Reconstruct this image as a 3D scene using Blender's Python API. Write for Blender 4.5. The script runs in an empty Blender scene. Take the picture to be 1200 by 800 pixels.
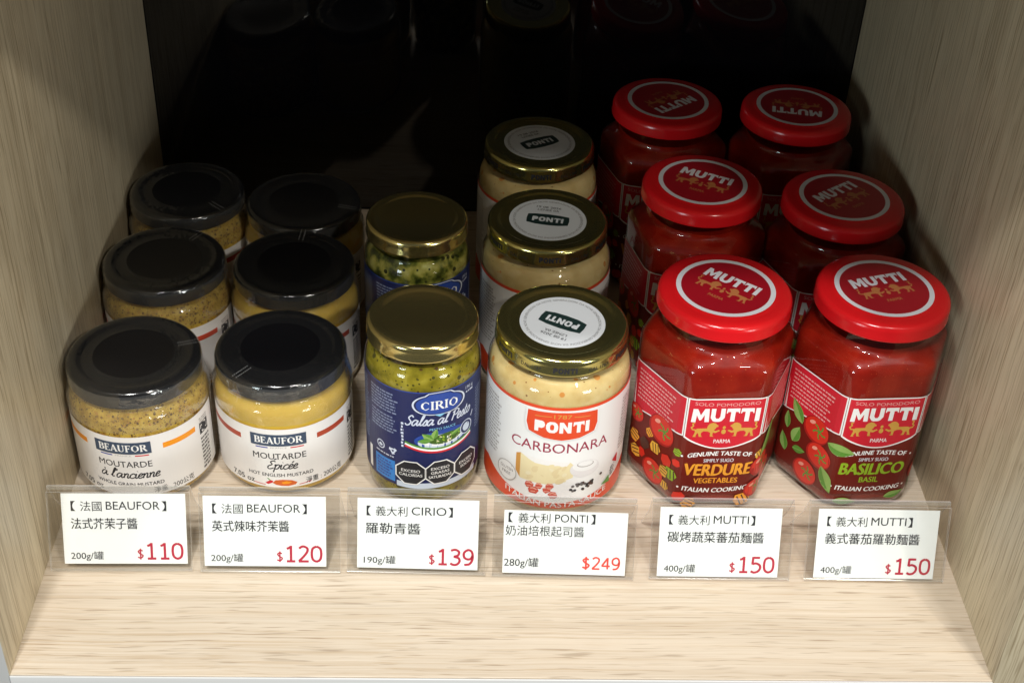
import bpy, bmesh, math, random
from mathutils import Vector, Matrix
from mathutils.geometry import tessellate_polygon

S = 0.001                      # everything below is written in millimetres
scene = bpy.context.scene
COL = scene.collection
R = math.radians

# ------------------------------------------------------------------ camera
cam_d = bpy.data.cameras.new("camera")
cam_d.lens, cam_d.sensor_width, cam_d.sensor_fit = 48.693, 36.0, 'HORIZONTAL'
cam_d.clip_start, cam_d.clip_end = 0.01, 50
cam = bpy.data.objects.new("camera", cam_d)
COL.objects.link(cam)
pitch, roll, yaw = R(36.97), R(2.815), R(3.056)
fw = Vector((math.sin(yaw)*math.cos(pitch), math.cos(yaw)*math.cos(pitch), -math.sin(pitch)))
rt = Vector((math.cos(yaw), -math.sin(yaw), 0))
up = rt.cross(fw)
rt2 = rt*math.cos(roll) + up*math.sin(roll)
up2 = -rt*math.sin(roll) + up*math.cos(roll)
M = Matrix((rt2, up2, -fw)).transposed().to_4x4()
M.translation = Vector((-29.6, -449.8, 550.1))*S
cam.matrix_world = M
scene.camera = cam

# ------------------------------------------------------------------ world, lamps, exposure
w = bpy.data.worlds.new("World")
scene.world = w
w.use_nodes = True
w.node_tree.nodes["Background"].inputs[0].default_value = (0.97, 0.98, 1.0, 1)
w.node_tree.nodes["Background"].inputs[1].default_value = 0.08


def lamp(name, loc, target, power, size, color):
    d = bpy.data.lights.new(name, 'AREA')
    d.shape, d.size, d.energy, d.color = 'DISK', size, power, color
    o = bpy.data.objects.new(name, d)
    COL.objects.link(o)
    o.location = Vector(loc)*S
    o.rotation_euler = (Vector(target)-Vector(loc)).to_track_quat('-Z', 'Y').to_euler()
    return o


lamp("spot_lamp", (640, -960, 1225), (-20, 120, 60), 8.0, 0.07, (1.0, 0.94, 0.83))
o = lamp("track_light", (-260, -930, 1800), (0, 60, 60), 27.0, 0.30, (1.0, 0.985, 0.96))
o.data.shape, o.data.size_y = 'RECTANGLE', 0.12
lamp("ceiling_lamp", (-330, -640, 1740), (0, 60, 60), 11.0, 0.08, (1.0, 0.98, 0.96))
lamp("ceiling_lamp", (430, -640, 1720), (0, 60, 60), 9.0, 0.08, (1.0, 0.98, 0.96))
# added soft fill lamps, low on both sides, brightening the side panels at depth
lamp("side_fill_lamp", (1750, -2000, 470), (0, 200, 150), 21.0, 0.7, (0.98, 1.0, 0.98))
lamp("side_fill_lamp", (-1750, -2000, 470), (0, 200, 150), 20.0, 0.7, (0.84, 0.97, 1.0))

scene.view_settings.view_transform = 'Standard'
scene.view_settings.look = 'None'
scene.view_settings.exposure = 0.0
scene.view_settings.gamma = 1.0
scene.render.engine = 'CYCLES'
scene.cycles.use_denoising = True
scene.cycles.max_bounces = 10
scene.cycles.transparent_max_bounces = 40
scene.cycles.sample_clamp_indirect = 4.0


# ------------------------------------------------------------------ materials
def mat(name, color, rough=0.45, metal=0.0, spec=0.5, coat=0.0, coat_rough=0.05, sss=0.0):
    m = bpy.data.materials.new(name)
    m.use_nodes = True
    b = m.node_tree.nodes["Principled BSDF"]
    b.inputs["Base Color"].default_value = (*color, 1)
    b.inputs["Roughness"].default_value = rough
    b.inputs["Metallic"].default_value = metal
    b.inputs["Specular IOR Level"].default_value = spec
    b.inputs["Coat Weight"].default_value = coat
    b.inputs["Coat Roughness"].default_value = coat_rough
    if sss:
        b.inputs["Subsurface Weight"].default_value = sss
        b.inputs["Subsurface Radius"].default_value = (0.006, 0.003, 0.0015)
        b.inputs["Subsurface Scale"].default_value = 1.0
    return m


def nodes(m):
    return m.node_tree.nodes, m.node_tree.links, m.node_tree.nodes["Principled BSDF"]


def ramp(N, stops):
    r = N.new("ShaderNodeValToRGB")
    while len(r.color_ramp.elements) < len(stops):
        r.color_ramp.elements.new(0.5)
    for e, (p, c) in zip(r.color_ramp.elements, stops):
        e.position = p
        e.color = (*c, 1)
    return r


def wood(name, axis, tint=(1, 1, 1), dark=1.0):
    """pale oak laminate, grain running along the given axis"""
    m = mat(name, (0.5, 0.4, 0.25), 0.42, spec=0.45)
    N, L, b = nodes(m)
    tc = N.new("ShaderNodeTexCoord")
    mp = N.new("ShaderNodeMapping")
    L.new(tc.outputs["Object"], mp.inputs[0])
    sc = [850.0, 850.0, 850.0]
    sc[axis] = 3.6
    # gentle waviness of the grain
    wv = N.new("ShaderNodeTexNoise")
    wv.inputs["Scale"].default_value = 14.0
    wv.inputs["Detail"].default_value = 2.0
    L.new(tc.outputs["Object"], wv.inputs["Vector"])
    sub = N.new("ShaderNodeVectorMath"); sub.operation = 'SUBTRACT'
    L.new(wv.outputs["Color"], sub.inputs[0]); sub.inputs[1].default_value = (0.5, 0.5, 0.5)
    scl = N.new("ShaderNodeVectorMath"); scl.operation = 'SCALE'
    L.new(sub.outputs[0], scl.inputs[0]); scl.inputs["Scale"].default_value = 0.0035
    add = N.new("ShaderNodeVectorMath"); add.operation = 'ADD'
    L.new(tc.outputs["Object"], add.inputs[0]); L.new(scl.outputs[0], add.inputs[1])
    L.new(add.outputs[0], mp.inputs[0])
    mp.inputs["Scale"].default_value = sc
    n1 = N.new("ShaderNodeTexNoise")
    n1.inputs["Scale"].default_value = 1.0
    n1.inputs["Detail"].default_value = 3.5
    n1.inputs["Roughness"].default_value = 0.6
    L.new(mp.outputs[0], n1.inputs["Vector"])
    t = tint
    c = lambda r, g, bl: (r*t[0], g*t[1], bl*t[2])
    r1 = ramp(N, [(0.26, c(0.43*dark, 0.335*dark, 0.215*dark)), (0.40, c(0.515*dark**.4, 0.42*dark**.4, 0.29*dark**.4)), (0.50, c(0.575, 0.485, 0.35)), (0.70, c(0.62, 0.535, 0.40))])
    L.new(n1.outputs["Fac"], r1.inputs[0])
    # broad tonal bands
    mp2 = N.new("ShaderNodeMapping")
    sc2 = [60.0, 60.0, 60.0]; sc2[axis] = 2.5
    mp2.inputs["Scale"].default_value = sc2
    L.new(add.outputs[0], mp2.inputs[0])
    n2 = N.new("ShaderNodeTexNoise")
    n2.inputs["Scale"].default_value = 1.0
    n2.inputs["Detail"].default_value = 4.0
    L.new(mp2.outputs[0], n2.inputs["Vector"])
    r2 = ramp(N, [(0.3, (0.88, 0.87, 0.86)), (0.7, (1.04, 1.04, 1.04))])
    L.new(n2.outputs["Fac"], r2.inputs[0])
    mx = N.new("ShaderNodeMix"); mx.data_type = 'RGBA'; mx.blend_type = 'MULTIPLY'
    mx.inputs[0].default_value = 1.0
    L.new(r1.outputs[0], mx.inputs[6]); L.new(r2.outputs[0], mx.inputs[7])
    # short dark pores
    mp3 = N.new("ShaderNodeMapping")
    sc3 = [900.0, 900.0, 900.0]; sc3[axis] = 40.0
    mp3.inputs["Scale"].default_value = sc3
    L.new(add.outputs[0], mp3.inputs[0])
    n3 = N.new("ShaderNodeTexNoise"); n3.inputs["Scale"].default_value = 1.0; n3.inputs["Detail"].default_value = 1.0
    L.new(mp3.outputs[0], n3.inputs["Vector"])
    r3 = ramp(N, [(0.28, (0.70, 0.66, 0.62)), (0.40, (1, 1, 1))])
    L.new(n3.outputs["Fac"], r3.inputs[0])
    mx2 = N.new("ShaderNodeMix"); mx2.data_type = 'RGBA'; mx2.blend_type = 'MULTIPLY'
    mx2.inputs[0].default_value = 1.0
    L.new(mx.outputs[2], mx2.inputs[6]); L.new(r3.outputs[0], mx2.inputs[7])
    L.new(mx2.outputs[2], b.inputs["Base Color"])
    bp = N.new("ShaderNodeBump"); bp.inputs["Strength"].default_value = 0.25; bp.inputs["Distance"].default_value = 0.0004
    L.new(n1.outputs["Fac"], bp.inputs["Height"]); L.new(bp.outputs[0], b.inputs["Normal"])
    return m


def clear(name, tint=(0.97, 0.98, 0.97), f0=0.045, rough=0.03, haze=0.0, bump=0.0, edge=0.9):
    """thin clear glass / plastic: see-through with a grazing-angle reflection"""
    m = bpy.data.materials.new(name)
    m.use_nodes = True
    N, L = m.node_tree.nodes, m.node_tree.links
    N.remove(N["Principled BSDF"])
    out = N["Material Output"]
    lw = N.new("ShaderNodeLayerWeight"); lw.inputs["Blend"].default_value = 0.5
    pw = N.new("ShaderNodeMath"); pw.operation = 'POWER'; pw.inputs[1].default_value = 4.0
    L.new(lw.outputs["Facing"], pw.inputs[0])
    ma = N.new("ShaderNodeMath"); ma.operation = 'MULTIPLY_ADD'
    ma.inputs[1].default_value = edge; ma.inputs[2].default_value = f0; ma.use_clamp = True
    L.new(pw.outputs[0], ma.inputs[0])
    tr = N.new("ShaderNodeBsdfTransparent"); tr.inputs[0].default_value = (*tint, 1)
    gl = N.new("ShaderNodeBsdfGlossy"); gl.inputs["Roughness"].default_value = rough
    gl.inputs[0].default_value = (1, 1, 1, 1)
    mx = N.new("ShaderNodeMixShader")
    L.new(ma.outputs[0], mx.inputs[0]); L.new(tr.outputs[0], mx.inputs[1]); L.new(gl.outputs[0], mx.inputs[2])
    last = mx
    if haze:
        df = N.new("ShaderNodeBsdfDiffuse"); df.inputs[0].default_value = (0.85, 0.87, 0.86, 1)
        m2 = N.new("ShaderNodeMixShader"); m2.inputs[0].default_value = haze
        L.new(mx.outputs[0], m2.inputs[1]); L.new(df.outputs[0], m2.inputs[2])
        last = m2
    if bump:
        tc = N.new("ShaderNodeTexCoord")
        nz = N.new("ShaderNodeTexNoise"); nz.inputs["Scale"].default_value = 160.0; nz.inputs["Detail"].default_value = 3
        L.new(tc.outputs["Object"], nz.inputs["Vector"])
        bp = N.new("ShaderNodeBump"); bp.inputs["Strength"].default_value = bump; bp.inputs["Distance"].default_value = 0.001
        L.new(nz.outputs["Fac"], bp.inputs["Height"])
        L.new(bp.outputs[0], gl.inputs["Normal"])
    L.new(last.outputs[0], out.inputs[0])
    return m


def food(name, stops, scale=120.0, detail=5.0, specks=None, speck_scale=260.0, speck_size=0.25, rough=0.3, bump=0.3, sss=0.15):
    m = mat(name, stops[0][1], rough, spec=0.12, sss=sss)
    N, L, b = nodes(m)
    tc = N.new("ShaderNodeTexCoord")
    nz = N.new("ShaderNodeTexNoise"); nz.inputs["Scale"].default_value = scale; nz.inputs["Detail"].default_value = detail
    L.new(tc.outputs["Object"], nz.inputs["Vector"])
    r = ramp(N, stops)
    L.new(nz.outputs["Fac"], r.inputs[0])
    col = r.outputs[0]
    for k, (sc, sizes, colr) in enumerate(specks or []):
        vo = N.new("ShaderNodeTexVoronoi"); vo.inputs["Scale"].default_value = sc
        vo.inputs["Randomness"].default_value = 1.0
        mpp = N.new("ShaderNodeMapping"); mpp.inputs["Location"].default_value = (0.13*k, 0.31*k, 0.07*k)
        L.new(tc.outputs["Object"], mpp.inputs[0]); L.new(mpp.outputs[0], vo.inputs["Vector"])
        # only some cells carry a speck
        sep = N.new("ShaderNodeSeparateColor"); L.new(vo.outputs["Color"], sep.inputs[0])
        th = N.new("ShaderNodeMath"); th.operation = 'MULTIPLY'; th.inputs[1].default_value = sizes
        L.new(sep.outputs[0], th.inputs[0])
        lt = N.new("ShaderNodeMath"); lt.operation = 'LESS_THAN'
        L.new(vo.outputs["Distance"], lt.inputs[0]); L.new(th.outputs[0], lt.inputs[1])
        mx = N.new("ShaderNodeMix"); mx.data_type = 'RGBA'
        L.new(lt.outputs[0], mx.inputs[0]); L.new(col, mx.inputs[6]); mx.inputs[7].default_value = (*colr, 1)
        col = mx.outputs[2]
    L.new(col, b.inputs["Base Color"])
    bp = N.new("ShaderNodeBump"); bp.inputs["Strength"].default_value = bump; bp.inputs["Distance"].default_value = 0.001
    L.new(nz.outputs["Fac"], bp.inputs["Height"]); L.new(bp.outputs[0], b.inputs["Normal"])
    return m


def gold(name, color, rough, metal):
    return mat(name, color, rough, metal=metal)


MT = {}
MT['shelf_wood'] = wood("pale_oak_shelf", 0, (0.98, 0.99, 1.07), 1.14)
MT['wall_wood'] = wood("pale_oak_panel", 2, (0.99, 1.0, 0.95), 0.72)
MT['edge_white'] = mat("pale_edge_band", (0.55, 0.55, 0.54), 0.4)
MT['black_gloss'] = mat("black_gloss_panel", (0.003, 0.003, 0.004), 0.04, spec=0.9)
MT['black_matte'] = mat("black_board", (0.006, 0.006, 0.006), 0.6)
MT['glass'] = clear("jar_glass", f0=0.035, rough=0.015)
MT['film'] = clear("clear_shrink_film", f0=0.03, rough=0.10, haze=0.005, bump=0.6)
MT['film_side'] = clear("shrink_film_sheen", f0=0.12, rough=0.10, haze=0.035, bump=0.9)  # same film, pale haze put in for the silvery sheen on the sides
MT['acrylic'] = clear("clear_acrylic", tint=(0.985, 0.985, 0.982), f0=0.04, rough=0.02, edge=0.6)
MT['acrylic_edge'] = clear("acrylic_cut_edge", tint=(0.95, 0.945, 0.93), f0=0.12, rough=0.10, haze=0.06)
MT['acrylic_rim_highlight'] = clear("acrylic_rim_highlight", tint=(0.95, 0.95, 0.94), f0=0.15, rough=0.15, haze=0.30)  # whitish haze paints the highlight along the outer edges
MT['black_lid'] = mat("black_lid_enamel", (0.005, 0.005, 0.006), 0.14, spec=0.5)
MT['gold_lid'] = gold("gold_lid_lacquer", (0.64, 0.54, 0.22), 0.15, 0.96)
MT['olive_lid'] = gold("olive_gold_lid_lacquer", (0.58, 0.52, 0.19), 0.15, 0.96)
MT['red_lid'] = mat("red_lid_enamel", (0.55, 0.008, 0.011), 0.2, spec=0.4, coat=0.0)
MT['maroon'] = mat("dark_red_lid_print", (0.30, 0.006, 0.014), 0.3)
MT['ring'] = mat("pale_lid_print", (0.62, 0.62, 0.66), 0.35)
MT['gold_print'] = mat("gold_print", (0.60, 0.33, 0.06), 0.4)
MT['gold_dull'] = mat("dull_gold_print", (0.42, 0.15, 0.05), 0.4)
MT['white'] = mat("white_print", (0.82, 0.82, 0.80), 0.4)
MT['paper'] = mat("cream_label_paper", (0.80, 0.78, 0.755), 0.38)
MT['paper_white'] = mat("white_label_paper", (0.80, 0.80, 0.79), 0.35)
MT['card'] = mat("white_card", (0.80, 0.83, 0.81), 0.5)
MT['ink'] = mat("black_ink", (0.018, 0.018, 0.022), 0.5)
MT['ink_grey'] = mat("grey_ink", (0.12, 0.11, 0.11), 0.5)
MT['ink_soft'] = mat("faint_ink", (0.42, 0.40, 0.38), 0.5)
MT['ink_red'] = mat("crimson_ink", (0.44, 0.018, 0.045), 0.5)
MT['ink_vermilion'] = mat("vermilion_ink", (0.68, 0.06, 0.04), 0.5)
MT['slate'] = mat("slate_print", (0.045, 0.07, 0.115), 0.4)
MT['flag_blue'] = mat("blue_print", (0.02, 0.04, 0.32), 0.4)
MT['flag_red'] = mat("red_print", (0.58, 0.02, 0.03), 0.4)
MT['orange'] = mat("orange_print", (0.85, 0.30, 0.01), 0.4)
MT['vermilion'] = mat("vermilion_print", (0.60, 0.07, 0.03), 0.4)
MT['rust'] = mat("rust_print", (0.42, 0.06, 0.025), 0.4)
MT['pepper'] = mat("pepper_print", (0.62, 0.12, 0.02), 0.4)
MT['navy'] = mat("navy_label", (0.012, 0.018, 0.085), 0.35)
MT['royal'] = mat("royal_blue_print", (0.02, 0.06, 0.30), 0.35)
MT['sky'] = mat("sky_blue_print", (0.03, 0.22, 0.62), 0.35)
MT['cyan'] = mat("cyan_print", (0.22, 0.52, 0.75), 0.35)
MT['silver'] = mat("silver_print", (0.60, 0.65, 0.76), 0.35)
MT['microtext'] = mat("pale_blue_print", (0.22, 0.26, 0.38), 0.4)
MT['plate'] = mat("plate_print", (0.55, 0.62, 0.72), 0.4)
MT['leaf'] = mat("leaf_print", (0.10, 0.26, 0.035), 0.4)
MT['leaf_light'] = mat("light_leaf_print", (0.24, 0.40, 0.10), 0.4)
MT['herb'] = mat("dark_herb_print", (0.05, 0.11, 0.015), 0.4)
MT['ponti_red'] = mat("orange_red_print", (0.70, 0.065, 0.018), 0.35)
MT['berry'] = mat("berry_print", (0.30, 0.012, 0.05), 0.4)
MT['cream'] = mat("cream_print", (0.76, 0.66, 0.40), 0.4)
MT['cream_dark'] = mat("ivory_print", (0.71, 0.59, 0.34), 0.4)
MT['cheese'] = mat("pale_cheese_print", (0.78, 0.70, 0.48), 0.4)
MT['rind'] = mat("rind_print", (0.58, 0.28, 0.06), 0.4)
MT['egg'] = mat("egg_print", (0.72, 0.70, 0.70), 0.4)
MT['bacon'] = mat("bacon_print", (0.55, 0.08, 0.05), 0.4)
MT['bacon_fat'] = mat("bacon_fat_print", (0.75, 0.42, 0.33), 0.4)
MT['sticker'] = mat("pale_sticker", (0.62, 0.65, 0.68), 0.4)
MT['dark_green'] = mat("dark_green_print", (0.012, 0.03, 0.028), 0.4)
MT['banner'] = mat("red_banner_print", (0.57, 0.014, 0.030), 0.35)
MT['banner_pink'] = mat("pink_microprint", (0.72, 0.36, 0.34), 0.4)
MT['tomato'] = mat("tomato_print", (0.62, 0.028, 0.015), 0.35)
MT['tomato_deep'] = mat("deep_tomato_print", (0.36, 0.012, 0.01), 0.35)
MT['tomato_pale'] = mat("pale_tomato_print", (0.80, 0.33, 0.24), 0.35)
MT['dark_print'] = mat("dark_red_print", (0.135, 0.010, 0.006), 0.3)
MT['yellow'] = mat("yellow_print", (0.75, 0.42, 0.05), 0.4)
MT['amber'] = mat("amber_print", (0.78, 0.33, 0.03), 0.4)
MT['lime'] = mat("lime_print", (0.26, 0.42, 0.02), 0.4)
MT['grill'] = mat("grill_mark_print", (0.07, 0.03, 0.02), 0.4)
MT['grain_mustard'] = food("whole_grain_mustard", [(0.28, (0.32, 0.18, 0.025)), (0.5, (0.50, 0.32, 0.05)), (0.7, (0.62, 0.43, 0.09))], 210,
                           specks=[(420, 0.36, (0.24, 0.12, 0.025)), (520, 0.40, (0.13, 0.07, 0.02)), (380, 0.30, (0.42, 0.20, 0.04)), (600, 0.34, (0.20, 0.13, 0.04))])
MT['mustard'] = food("smooth_mustard", [(0.3, (0.63, 0.40, 0.045)), (0.7, (0.70, 0.47, 0.075))], 45, bump=0.3)
MT['pesto'] = food("pesto", [(0.3, (0.12, 0.10, 0.006)), (0.5, (0.23, 0.185, 0.014)), (0.72, (0.36, 0.30, 0.04))], 110,
                   specks=[(150, 0.30, (0.055, 0.05, 0.01)), (420, 0.36, (0.07, 0.06, 0.01)), (110, 0.20, (0.08, 0.04, 0.012))])
MT['pesto_coarse'] = food("coarse_pesto", [(0.36, (0.02, 0.028, 0.006)), (0.46, (0.10, 0.11, 0.016)), (0.56, (0.30, 0.27, 0.05)), (0.7, (0.46, 0.42, 0.12))], 125, detail=3,
                          specks=[(230, 0.36, (0.03, 0.035, 0.01))], bump=1.0)
MT['carbonara'] = food("carbonara_sauce", [(0.3, (0.52, 0.36, 0.14)), (0.5, (0.60, 0.45, 0.20)), (0.72, (0.68, 0.54, 0.27))], 90,
                       specks=[(110, 0.22, (0.55, 0.24, 0.06)), (210, 0.16, (0.24, 0.12, 0.04))])
MT['tomato_sauce'] = food("tomato_sauce", [(0.3, (0.19, 0.006, 0.002)), (0.5, (0.23, 0.008, 0.003)), (0.75, (0.28, 0.014, 0.004))], 95,
                          specks=[(420, 0.16, (0.34, 0.06, 0.02))], rough=0.35, bump=0.35)


# ------------------------------------------------------------------ mesh helpers
def to_mesh(name, bm, mats, smooth=True, angle=35):
    bmesh.ops.scale(bm, vec=(S, S, S), verts=bm.verts)
    me = bpy.data.meshes.new(name)
    bm.to_mesh(me)
    bm.free()
    for m in mats:
        me.materials.append(m)
    if smooth:
        me.shade_smooth()
        me.set_sharp_from_angle(angle=R(angle))
    return me


def link(name, me, parent=None, loc=(0, 0, 0), rz=0.0):
    o = bpy.data.objects.new(name, me)
    COL.objects.link(o)
    o.parent = parent
    o.location = Vector(loc)*S
    o.rotation_euler = (0, 0, rz)
    return o


def lathe(bm, prof, seg=72, mi=0, cap_bottom=False):
    rings = []
    for r, z in prof:
        if r < 1e-6:
            rings.append([bm.verts.new((0, 0, z))])
        else:
            rings.append([bm.verts.new((r*math.cos(2*math.pi*k/seg), r*math.sin(2*math.pi*k/seg), z)) for k in range(seg)])
    for a, b in zip(rings, rings[1:]):
        for k in range(seg):
            k2 = (k+1) % seg
            if len(a) == 1:
                f = bm.faces.new((a[0], b[k2], b[k]))
            elif len(b) == 1:
                f = bm.faces.new((a[k], a[k2], b[0]))
            else:
                f = bm.faces.new((a[k], a[k2], b[k2], b[k]))
            f.material_index = mi
    bmesh.ops.recalc_face_normals(bm, faces=bm.faces)


def hex_ring(a, rc, n_arc=6):
    """rounded hexagon, flat face towards -y, counter-clockwise from above"""
    rc = min(rc, a)
    s = (a-rc)*math.tan(math.pi/6)
    pts = []
    for k in range(6):
        th = -math.pi/2+k*math.pi/3
        n = Vector((math.cos(th), math.sin(th)))
        t = Vector((-n.y, n.x))
        pts.append(n*a)
        c = n*(a-rc)+t*s
        for j in range(n_arc+1):
            an = th+math.pi/3*j/n_arc
            pts.append(c+Vector((math.cos(an), math.sin(an)))*rc)
    return pts


def hex_loft(bm, levels, mi=0):
    rings = []
    for z, a, rc in levels:
        rings.append([bm.verts.new((p.x, p.y, z)) for p in hex_ring(a, rc)])
    n = len(rings[0])
    for r0, r1 in zip(rings, rings[1:]):
        for k in range(n):
            f = bm.faces.new((r0[k], r0[(k+1) % n], r1[(k+1) % n], r1[k]))
            f.material_index = mi
    for f in (bm.faces.new(list(reversed(rings[0]))),):
        f.material_index = mi
    return rings


def box(bm, x0, x1, y0, y1, z0, z1, mi=0, bev=0.0):
    r = bmesh.ops.create_cube(bm, size=1)
    for v in r['verts']:
        v.co = Vector(((x0+x1)/2+v.co.x*(x1-x0), (y0+y1)/2+v.co.y*(y1-y0), (z0+z1)/2+v.co.z*(z1-z0)))
    fs = {f for v in r['verts'] for f in v.link_faces}
    for f in fs:
        f.material_index = mi
    if bev:
        es = list({e for f in fs for e in f.edges})
        bmesh.ops.bevel(bm, geom=es, offset=bev, segments=2, profile=0.5, affect='EDGES')


# ------------------------------------------------------------------ flat graphics that are wrapped on a surface
_text_cache = {}


def text_shape(s, bold):
    key = (s, bold)
    if key in _text_cache:
        return _text_cache[key]
    cu = bpy.data.curves.new("lettering", 'FONT')
    cu.body = s
    cu.size = 1.0
    cu.offset = bold
    cu.resolution_u = 3
    ob = bpy.data.objects.new("lettering", cu)
    COL.objects.link(ob)
    dg = bpy.context.evaluated_depsgraph_get()
    me = bpy.data.meshes.new_from_object(ob.evaluated_get(dg))
    vs = [(v.co.x, v.co.y) for v in me.vertices]
    fs = [tuple(p.vertices) for p in me.polygons]
    bpy.data.objects.remove(ob)
    bpy.data.curves.remove(cu)
    bpy.data.meshes.remove(me)
    _text_cache[key] = (vs, fs)
    return vs, fs


def catmull(pts, n=5):
    out = []
    P = [pts[0]]+list(pts)+[pts[-1]]
    for i in range(1, len(P)-2):
        p0, p1, p2, p3 = P[i-1:i+3]
        for k in range(n):
            t = k/n
            out.append(tuple(0.5*((2*p1[a])+(-p0[a]+p2[a])*t+(2*p0[a]-5*p1[a]+4*p2[a]-p3[a])*t*t+(-p0[a]+3*p1[a]-3*p2[a]+p3[a])*t**3) for a in (0, 1)))
    out.append(tuple(pts[-1]))
    return out


# joined-up handwriting: strokes per letter, x-height 1
SCRIPT = {
    'a': (.95, [[(.66, .85), (.35, 1), (.06, .6), (.1, .1), (.35, .02), (.62, .55), (.7, .95), (.68, .3), (.8, .02), (1.0, .2)]]),
    'l': (.5, [[(0, .2), (.3, 1.1), (.42, 1.85), (.25, 1.9), (.15, .9), (.22, .08), (.5, .18)]]),
    'n': (.82, [[(0, .75), (.1, .95), (.12, 0)], [(.12, .5), (.36, .97), (.56, .85), (.55, .2), (.65, .02), (.86, .2)]]),
    'c': (.68, [[(.62, .8), (.42, 1), (.1, .7), (.08, .25), (.3, 0), (.55, .08), (.75, .25)]]),
    'i': (.42, [[(0, .6), (.12, .95), (.12, .2), (.25, .02), (.44, .2)], [(.16, 1.42), (.2, 1.5)]]),
    'e': (.62, [[(.05, .45), (.4, .55), (.5, .85), (.3, 1), (.08, .65), (.1, .2), (.3, 0), (.66, .22)]]),
    'é': (.62, [[(.05, .45), (.4, .55), (.5, .85), (.3, 1), (.08, .65), (.1, .2), (.3, 0), (.66, .22)], [(.3, 1.3), (.5, 1.6)]]),
    'à': (.95, [[(.66, .85), (.35, 1), (.06, .6), (.1, .1), (.35, .02), (.62, .55), (.7, .95), (.68, .3), (.8, .02), (1.0, .2)], [(.25, 1.6), (.45, 1.3)]]),
    'É': (.9, [[(.85, 1.6), (.5, 1.8), (.22, 1.5), (.5, 1.0), (.1, .6), (.12, .15), (.4, 0), (.85, .25)], [(.55, 2.05), (.85, 2.3)]]),
    'p': (.76, [[(0, .75), (.12, .95), (.1, -.7)], [(.12, .6), (.4, 1), (.66, .7), (.5, .1), (.14, .08)]]),
    'S': (.85, [[(.8, 1.45), (.52, 1.8), (.2, 1.4), (.4, 1.0), (.68, .6), (.5, .08), (.18, 0), (-.02, .3)]]),
    's': (.58, [[(0, .1), (.34, 1.0), (.5, .5), (.4, .05), (.08, .05)], [(.4, .05), (.62, .2)]]),
    'P': (.85, [[(.25, 1.65), (.14, 0)], [(-.02, 1.3), (.4, 1.78), (.88, 1.5), (.7, .95), (.25, .85)]]),
    't': (.5, [[(.25, 1.6), (.14, .3), (.3, .02), (.52, .2)], [(0, 1.05), (.46, 1.12)]]),
    'o': (.74, [[(.4, 1), (.08, .6), (.14, .1), (.4, .02), (.62, .5), (.5, .95), (.34, .98)]]),
    "'": (.25, [[(.15, 1.8), (.08, 1.4)]]),
    ' ': (.5, []),
}
# roman capitals with serifs: (advance, thick strokes, thin strokes), cap height 1
SERIF = {
    'B': (.68, [[(.17, 0), (.17, 1)], [(.45, .93), (.54, .76), (.45, .58)], [(.48, .48), (.6, .28), (.48, .08)]],
          [[(.04, .97), (.42, .97)], [(.17, .53), (.46, .53)], [(.04, .03), (.46, .03)]]),
    'E': (.62, [[(.17, 0), (.17, 1)]], [[(.04, .97), (.55, .97), (.55, .8)], [(.17, .52), (.42, .52)], [(.42, .62), (.42, .42)], [(.04, .03), (.56, .03), (.58, .2)]]),
    'A': (.78, [[(.38, 1), (.64, .03)]], [[(.38, 1), (.12, .03)], [(.22, .33), (.55, .33)], [(.0, .03), (.24, .03)], [(.5, .03), (.78, .03)]]),
    'U': (.76, [[(.16, 1), (.16, .3), (.26, .08)]], [[(.26, .06), (.42, .03), (.56, .12), (.6, .35), (.6, .97)], [(.03, .97), (.29, .97)], [(.48, .97), (.72, .97)]]),
    'F': (.6, [[(.17, 0), (.17, 1)]], [[(.04, .97), (.54, .97), (.54, .8)], [(.17, .52), (.42, .52)], [(.42, .62), (.42, .42)], [(.04, .03), (.3, .03)]]),
    'O': (.86, [[(.2, .8), (.13, .5), (.2, .2)], [(.66, .8), (.73, .5), (.66, .2)]], [[(.2, .8), (.42, .98), (.66, .8)], [(.2, .2), (.42, .02), (.66, .2)]]),
    'R': (.76, [[(.17, 0), (.17, 1)], [(.46, .93), (.56, .74), (.46, .55)], [(.38, .5), (.66, .04)]],
          [[(.04, .97), (.44, .97)], [(.17, .5), (.44, .5)], [(.04, .03), (.3, .03)], [(.6, .03), (.76, .03)]]),
    'C': (.76, [[(.22, .82), (.13, .5), (.22, .18)]], [[(.22, .82), (.42, .98), (.62, .86), (.64, .72)], [(.22, .18), (.42, .02), (.66, .2)]]),
    'I': (.36, [[(.18, 0), (.18, 1)]], [[(.04, .97), (.32, .97)], [(.04, .03), (.32, .03)]]),
}
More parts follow.
